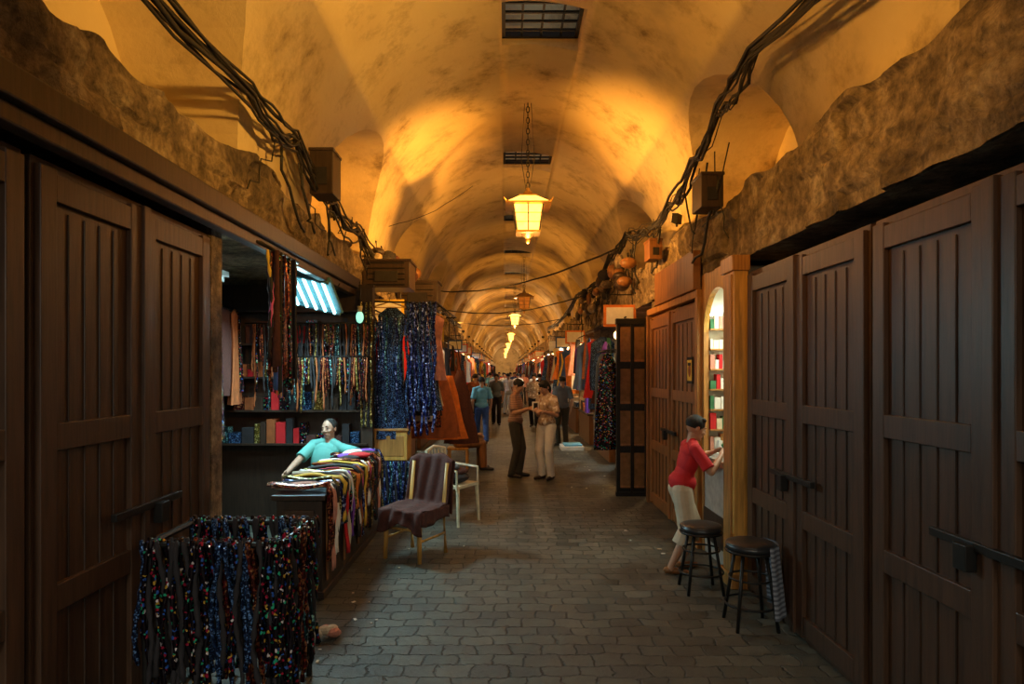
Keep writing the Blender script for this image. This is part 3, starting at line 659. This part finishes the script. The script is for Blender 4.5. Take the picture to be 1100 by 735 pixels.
# litter
b=MB(); rnd=random.Random(9)
for i in range(46):
    if i<22: x,y=rnd.uniform(1.2,1.8),rnd.uniform(6.2,16)
    elif i<34: x,y=rnd.uniform(-1.25,-.9),rnd.uniform(3.8,7)
    else: x,y=rnd.uniform(-1,1.6),rnd.uniform(5,20)
    s=rnd.uniform(.008,.022); b.box((x,y,.006),(s*2,s,.006),rnd.choice(['paper','paper','white','beige']),rnd.random()*3)
b.obj('litter')
b=MB(); r3=random.Random(2)
for i in range(7): b.ell((r3.uniform(-.05,.05),r3.uniform(-.04,.04),.03+r3.uniform(0,.05)),(.05,.04,.03),'beige' if i%2 else 'pink',Matrix.Rotation(r3.random()*3,3,'Z'),8,5)
b.obj('crumpled_bag',smooth=False,loc=(-1.2,4.35,0))
b=MB(); b.box((0,0,.05),(.5,.6,.1),'paper'); b.box((0.02,0,.12),(.4,.5,.04),'cyan'); b.obj('cardboard_box',bevel=.01,loc=(1.5,14.8,0))
# ------------------------------------------------------------------ people
def ik(a,t,l1,l2,pole):
    a=Vector(a);t=Vector(t);d=t-a;L=d.length
    if L>(l1+l2)*.995: t=a+d.normalized()*(l1+l2)*.995; d=t-a; L=d.length
    n=d.normalized(); x=(l1*l1-l2*l2+L*L)/(2*L); h=math.sqrt(max(0,l1*l1-x*x)); p=Vector(pole); p=(p-n*p.dot(n))
    p=p.normalized() if p.length>1e-4 else Vector((0,1,0)); return a+n*x+p*h,t
def person(name,loc,rz,h,shirt,pants,skin='skin',hair='hair',shoe='shoe',pelvis=(0,0,.955),up=(0,0,1),hand={},foot={},yaw=0,pitch=0,tilt=0,shorts=False,long=False,voxel=.008,curl=.5,belly=0,fem=False,hairlong=False,bald=False,elp={},child=False):
    s=h/1.75; rzr=math.radians(rz); L=Vector(loc); Ri=Matrix.Rotation(-rzr,3,'Z')
    prim=[]
    def C(p0,r0,p1,r1,k,flat=False): prim.append(('c',Vector(p0),r0,Vector(p1),r1,flat,k))
    def E(c,Rm,r,k): prim.append(('e',Vector(c),Rm,r,k))
    pel=Vector(pelvis); u=Vector(up).normalized(); rt=Vector((1,0,0)); fw=u.cross(rt).normalized(); rt=fw.cross(u).normalized()
    T=Matrix((rt,fw,u)).transposed(); neck=pel+u*.51
    hs=1.0 if not child else 1.13
    E(pel-u*.01,T,(.155 if not fem else .165,.112,.12),pants); E(pel+u*.14+fw*belly*.4,T,(.145-.02*fem,.108+belly,.15),shirt)
    E(pel+u*.30+fw*.01,T,(.168-.02*fem,.115,.2),shirt); E(pel+u*.40,T,(.17-.02*fem,.10,.11),shirt)
    E(pel+u*.05,T,(.172,.135,.115),shirt)
    if child: E(pel+u*.06,T,(.178,.15,.13),shirt)
    if fem:
        for sx in(-1,1): E(pel+u*.34+fw*.08+rt*.07*sx,T,(.055,.05,.055),shirt)
    sw=.180 if not fem else .158
    hu=(u*.6+Vector((0,0,.4))).normalized()
    Hf=Matrix.Rotation(math.radians(yaw),3,'Z')@Matrix.Rotation(math.radians(pitch),3,'X')@Matrix.Rotation(math.radians(tilt),3,'Y')
    hr=Hf@Vector((1,0,0)); hf=Hf@Vector((0,1,0)); hh=Hf@Vector((0,0,1)); H=Matrix((hr,hf,hh)).transposed()
    hc=neck+hu*.045+hh*.105*hs
    C(neck-u*.04,.058,hc-hh*.05-hf*.015,.050,skin)
    for sx in(-1,1): C(neck-u*.015+rt*sx*.05,.058,neck-u*.055+rt*sx*(sw-.02),.060,shirt)
    def P(x,y,z): return hc+H@(Vector((x,y,z))*hs)
    def R3(*r): return tuple(a*hs for a in r)
    E(P(0,-.01,.02),H,R3(.074,.093,.09),skin); E(P(0,.020,-.012),H,R3(.062,.074,.086),skin); E(P(0,.026,-.066),H,R3(.050,.058,.048),skin)
    E(P(0,.074,-.098),H,R3(.020,.015,.016),skin)
    C(P(0,.090,.012),.007*hs,P(0,.110,-.028),.011*hs,skin)
    for sx in(-1,1):
        E(P(sx*.074,-.010,-.010),H,R3(.010,.019,.031),skin); E(P(sx*.012,.098,-.032),H,R3(.009,.010,.008),skin)
        E(P(sx*.040,.066,-.030),H,R3(.020,.020,.020),skin); E(P(sx*.030,.082,.028),H,R3(.022,.010,.007),skin)
    E(P(0,.085,-.062),H,R3(.024,.012,.014),skin)
    if bald:
        E(P(0,-.026,.032),H,R3(.083,.094,.088),hair)
        for sx in(-1,1): E(P(sx*.07,.0,.025),H,R3(.013,.02,.035),hair)
    else:
        E(P(0,-.018,.038),H,R3(.085,.097,.086),hair)
        for i in range(9):
            a=-1.2+i*.3; E(P(.055*math.sin(a),.040*math.cos(a)+.010,.088),H,R3(.024,.026,.022),hair)
        for sx in(-1,1): E(P(sx*.07,.012,.025),H,R3(.013,.02,.035),hair)
    if hairlong: E(P(0,-.055,-.03),H,R3(.078,.06,.11),hair)
    for sx,q in((-1,'L'),(1,'R')):
        sh=neck-u*.06+rt*sw*sx
        tgt=hand.get(q)
        if tgt is None: t=sh+Vector((sx*.05,.03,-.52))
        else: t=Ri@(Vector(tgt)-L)/s
        el,wr=ik(sh,t,.29,.255,elp.get(q,(sx*.5,-1,-.3)))
        C(sh,.052,el,.040,skin); C(el,.041,el.lerp(wr,.35),.040,skin); C(el.lerp(wr,.3),.040,wr,.026,skin)
        if long: C(sh,.066,el,.055,shirt); C(el,.055,wr.lerp(el,.08),.042,shirt)
        else: C(sh,.064,sh.lerp(el,.85),.068,shirt,True)
        d=(wr-el).normalized(); lat=Vector((0,1,0))-d*d.y; lat=lat.normalized() if lat.length>.2 else Vector((1,0,0)); nm=d.cross(lat).normalized()
        if nm.x*sx>0: nm=-nm
        if abs(nm.z)>.6 and nm.z>0: nm=-nm
        Hm=Matrix((lat,d,nm)).transposed(); pc=wr+d*.05
        E(pc,Hm,(.041,.052,.016),skin); C(wr-d*.01,.026,wr+d*.03,.024,skin)
        fl=[.062,.074,.070,.054]
        for i in range(4):
            base=wr+d*.085+lat*(.031-.0207*i); c1=curl*.9;c2=curl*1.7
            d1=(d*math.cos(c1)+nm*math.sin(c1)+lat*(.08-.05*i)).normalized(); m=base+d1*fl[i]*.55
            d2=(d*math.cos(c2)+nm*math.sin(c2)).normalized(); C(base,.0098,m,.009,skin); C(m,.009,m+d2*fl[i]*.5,.0078,skin)
        tb=wr+d*.03+lat*.033; td=(d*.7+lat*.6+nm*.35).normalized(); C(tb,.013,tb+td*.04,.0105,skin); C(tb+td*.04,.0105,tb+td*.04+(d*.9+nm*.3+lat*.1).normalized()*.03,.009,skin)
        hip=pel+rt*.088*sx-u*.03
        fa=foot.get(q,(sx*.10,.0,.085)); kn,an=ik(hip,Vector(fa[:3]),.435,.42,(sx*.12,1,.15))
        fd=Vector((sx*.18,1,0)).normalized() if len(fa)<5 else Vector((fa[3],fa[4],0)).normalized()
        if shorts:
            C(hip,.112,kn,.108,pants); C(kn,.108,kn.lerp(an,.40),.112,pants,True); C(hip,.08,kn,.052,skin); C(kn,.053,kn.lerp(an,.35),.055,skin); C(kn.lerp(an,.35),.055,an,.036,skin)
        else:
            C(hip,.102,kn,.075,pants); C(kn,.073,kn.lerp(an,.4),.072,pants); C(kn.lerp(an,.4),.072,an-(kn-an).normalized()*.02,.066,pants,True); C(kn,.05,an,.036,skin)
        hz=an.z-.085
        C(Vector((an.x,an.y,hz+.04))-fd*.045,.036,Vector((an.x,an.y,hz+.034))+fd*.10,.034,shoe); C(Vector((an.x,an.y,hz+.034))+fd*.10,.034,Vector((an.x,an.y,hz+.028))+fd*.165,.027,shoe); C(an,.036,an-Vector((0,0,.04)),.036,shoe if not shorts else skin)
    b=MB()
    for p in prim:
        if p[0]=='c':
            b.ell(p[1],(p[2],)*3,'skin',nu=14,nv=9)
            if not p[5]: b.ell(p[3],(p[4],)*3,'skin',nu=14,nv=9)
            b.cone(p[1],p[3],p[2]*.99,p[4]*.99,'skin',16)
        else: b.ell(p[1],p[3],'skin',p[2],24,16)
    o=b.obj('tmp'); md=o.modifiers.new('r','REMESH'); md.mode='VOXEL'; md.voxel_size=voxel; md.use_smooth_shade=True
    sm=o.modifiers.new('s','SMOOTH'); sm.factor=.5; sm.iterations=2
    dg=bpy.context.evaluated_depsgraph_get(); me=bpy.data.meshes.new_from_object(o.evaluated_get(dg)); bpy.data.objects.remove(o)
    n=len(me.polygons); ctr=np.zeros(n*3); me.polygons.foreach_get('center',ctr); ctr=ctr.reshape(-1,3)
    best=np.full(n,1e9); lab=np.zeros(n,int); labels=[]
    for p in prim:
        k=p[-1]
        if k not in labels: labels.append(k)
        if p[0]=='c':
            a=np.array(p[1]);c=np.array(p[3]);d=c-a; L2=max(1e-9,d@d); tt=((ctr-a)@d)/L2; t=np.clip(tt,0,1); dist=np.linalg.norm(ctr-(a+t[:,None]*d),axis=1)-(p[2]+(p[4]-p[2])*t)
            if p[5]: dist=np.where(tt>1.0,np.maximum(dist,(tt-1.0)*math.sqrt(L2)-.004),dist)
        else:
            q=(ctr-np.array(p[1]))@np.array(p[2]); r=np.array(p[3]); k0=np.linalg.norm(q/r,axis=1); k1=np.linalg.norm(q/(r*r),axis=1)+1e-9; dist=k0*(k0-1)/k1
        msk=dist<best; best[msk]=dist[msk]; lab[msk]=labels.index(k)
    me.materials.clear()
    b=MB(); vs=np.zeros(len(me.vertices)*3); me.vertices.foreach_get('co',vs); b.v=[tuple(x) for x in vs.reshape(-1,3)]
    b.f=[list(p.vertices) for p in me.polygons]; b.mats=list(labels); b.m=[int(x) for x in lab]; bpy.data.meshes.remove(me)
    for sx in(-1,1):
        b.ell(P(sx*.030,.082,.004),R3(.0130,.009,.0065),'eye',H,10,8); b.ell(P(sx*.030,.0895,.003),R3(.0055,.003,.0055),'iris',H,8,6)
        b.tube([P(sx*.014,.095,.024),P(sx*.032,.093,.031),P(sx*.048,.076,.024)],.0035*hs,'hair',5)
        b.tube([P(sx*.017,.090,.009),P(sx*.031,.0935,.012),P(sx*.044,.081,.007)],.0028*hs,skin,5)
    b.ell(P(0,.096,-.058),R3(.022,.006,.004),'lip',H,10,6); b.ell(P(0,.095,-.065),R3(.018,.007,.005),'lip',H,10,6)
    b.v=[tuple(Vector(v)*s) for v in b.v]
    return b.obj(name,smooth=True,loc=loc,rz=rzr)
# boy leaning at the counter (faces +X)
person('boy',(1.53,5.86,0),-90,1.43,'redc','beige',skin='skin',pelvis=(0,.06,.92),up=(0,.24,1),hand={'R':(1.90,5.74,1.04),'L':(1.93,6.02,1.05)},foot={'L':(-.10,.10,.085),'R':(.12,-.08,.085)},pitch=-20,yaw=8,shorts=True,voxel=.0055,child=True,shoe='wood_b')
# shopkeeper seated behind the stall
person('seated_shopkeeper',(-2.10,7.20,0),172,1.74,'turq','olive',skin='skin2',pelvis=(0,-.12,.50),up=(-.12,-.26,1),hand={'L':(-1.52,6.98,.89),'R':(-2.40,6.85,.62)},foot={'L':(-.14,.32,.085),'R':(.14,.32,.085)},pitch=2,yaw=-10,tilt=8,belly=.04,voxel=.006,bald=True,elp={'L':(-1,0,-.25),'R':(1,-.3,-.8)})
b=MB(); b.box((0,0,.36),(.4,.4,.05),'wood_b')
for sx in(-.16,.16):
    for sy in(-.16,.16): b.box((sx,sy,.17),(.04,.04,.34),'wood_b')
b.obj('wooden_stool',loc=(-2.10,7.35,0),bevel=.006)
# couple
person('man',(.17,11.0,0),-105,1.68,'tan','olive',hand={'R':(.38,10.76,1.16),'L':(.44,10.90,1.18)},foot={'L':(-.10,.04,.085),'R':(.11,-.04,.085)},pitch=-28,voxel=.008,curl=.9)
person('woman',(.68,10.76,0),140,1.66,'floral','white',hand={'L':(.62,10.50,1.13),'R':(.50,10.62,1.15)},pitch=-30,yaw=-10,fem=True,hairlong=True,voxel=.008,curl=.9,skin='skin2')
b=MB(); b.box((.49,10.60,1.22),(.10,.05,.14),'paper',.4); b.box((.49,10.57,1.22),(.07,.01,.1),'blk',.4); b.obj('small_package')
person('man',(1.36,15.6,0),15,1.68,'slate','olive',hair='hair')
person('man',(-.58,15.9,0),8,1.66,'cyan','blue',foot={'L':(-.09,.22,.085),'R':(.09,-.22,.11)})
person('man',(-.9,19.5,0),0,1.72,'rust','olive',foot={'L':(-.09,.2,.085),'R':(.09,-.2,.11)})
for x,y,c,p,r in((-.40,25.5,'white','beige',180),(.10,26.5,'white','white',10),(-.05,31,'paper','slate',180),(.55,29,'white','olive',0),(.9,20.5,'floral','blk',170),(-.75,33,'cyan','slate',0),(.95,34,'pink','blk',180),(.3,40,'white','blk',0),(-.4,42,'slate','white',180),(.7,46,'redc','blk',180),(1.25,24,'blk','slate',0),(-1.1,27,'maroon','blk',180),(-.3,21.5,'slate','blk',180),(1.3,29,'white','blk',180),(-.1,36,'redc','blk',0),(-.9,38,'white','slate',180),(.5,37,'blue','blk',180)):
    person('pedestrian',(x,y,0),r,1.70,c,p,voxel=.014,foot={'L':(-.09,.16,.085),'R':(.09,-.16,.1)})
# seated man further down on the left
person('seated_man',(-.85,11.75,0),-80,1.70,'beige','wood_b',pelvis=(0,0,.53),up=(0,-.08,1),hand={'R':(-.52,11.6,.64),'L':(-.52,11.9,.64)},foot={'L':(-.12,.42,.085),'R':(.12,.46,.085)},pitch=-8)
b=MB(); b.box((0,0,.40),(.38,.38,.04),'wood_y')
for sx in(-.16,.16):
    for sy in(-.16,.16): b.box((sx,sy,.19),(.035,.035,.38),'wood_y')
b.obj('wooden_stool',loc=(-.85,11.75,0),bevel=.006)
# ------------------------------------------------------------------ world & camera
w=bpy.data.worlds.new('World'); S.world=w; w.use_nodes=True
w.node_tree.nodes['Background'].inputs[0].default_value=(.42,.5,.62,1); w.node_tree.nodes['Background'].inputs[1].default_value=1.0
c=bpy.data.cameras.new('Camera'); c.lens=22.9; c.sensor_width=36; c.shift_x=.0064; c.shift_y=.0277; c.clip_end=300
o=bpy.data.objects.new('Camera',c); COL.objects.link(o); o.location=(0,0,1.8); o.rotation_euler=(math.radians(90),0,0); S.camera=o
S.view_settings.view_transform='Standard'
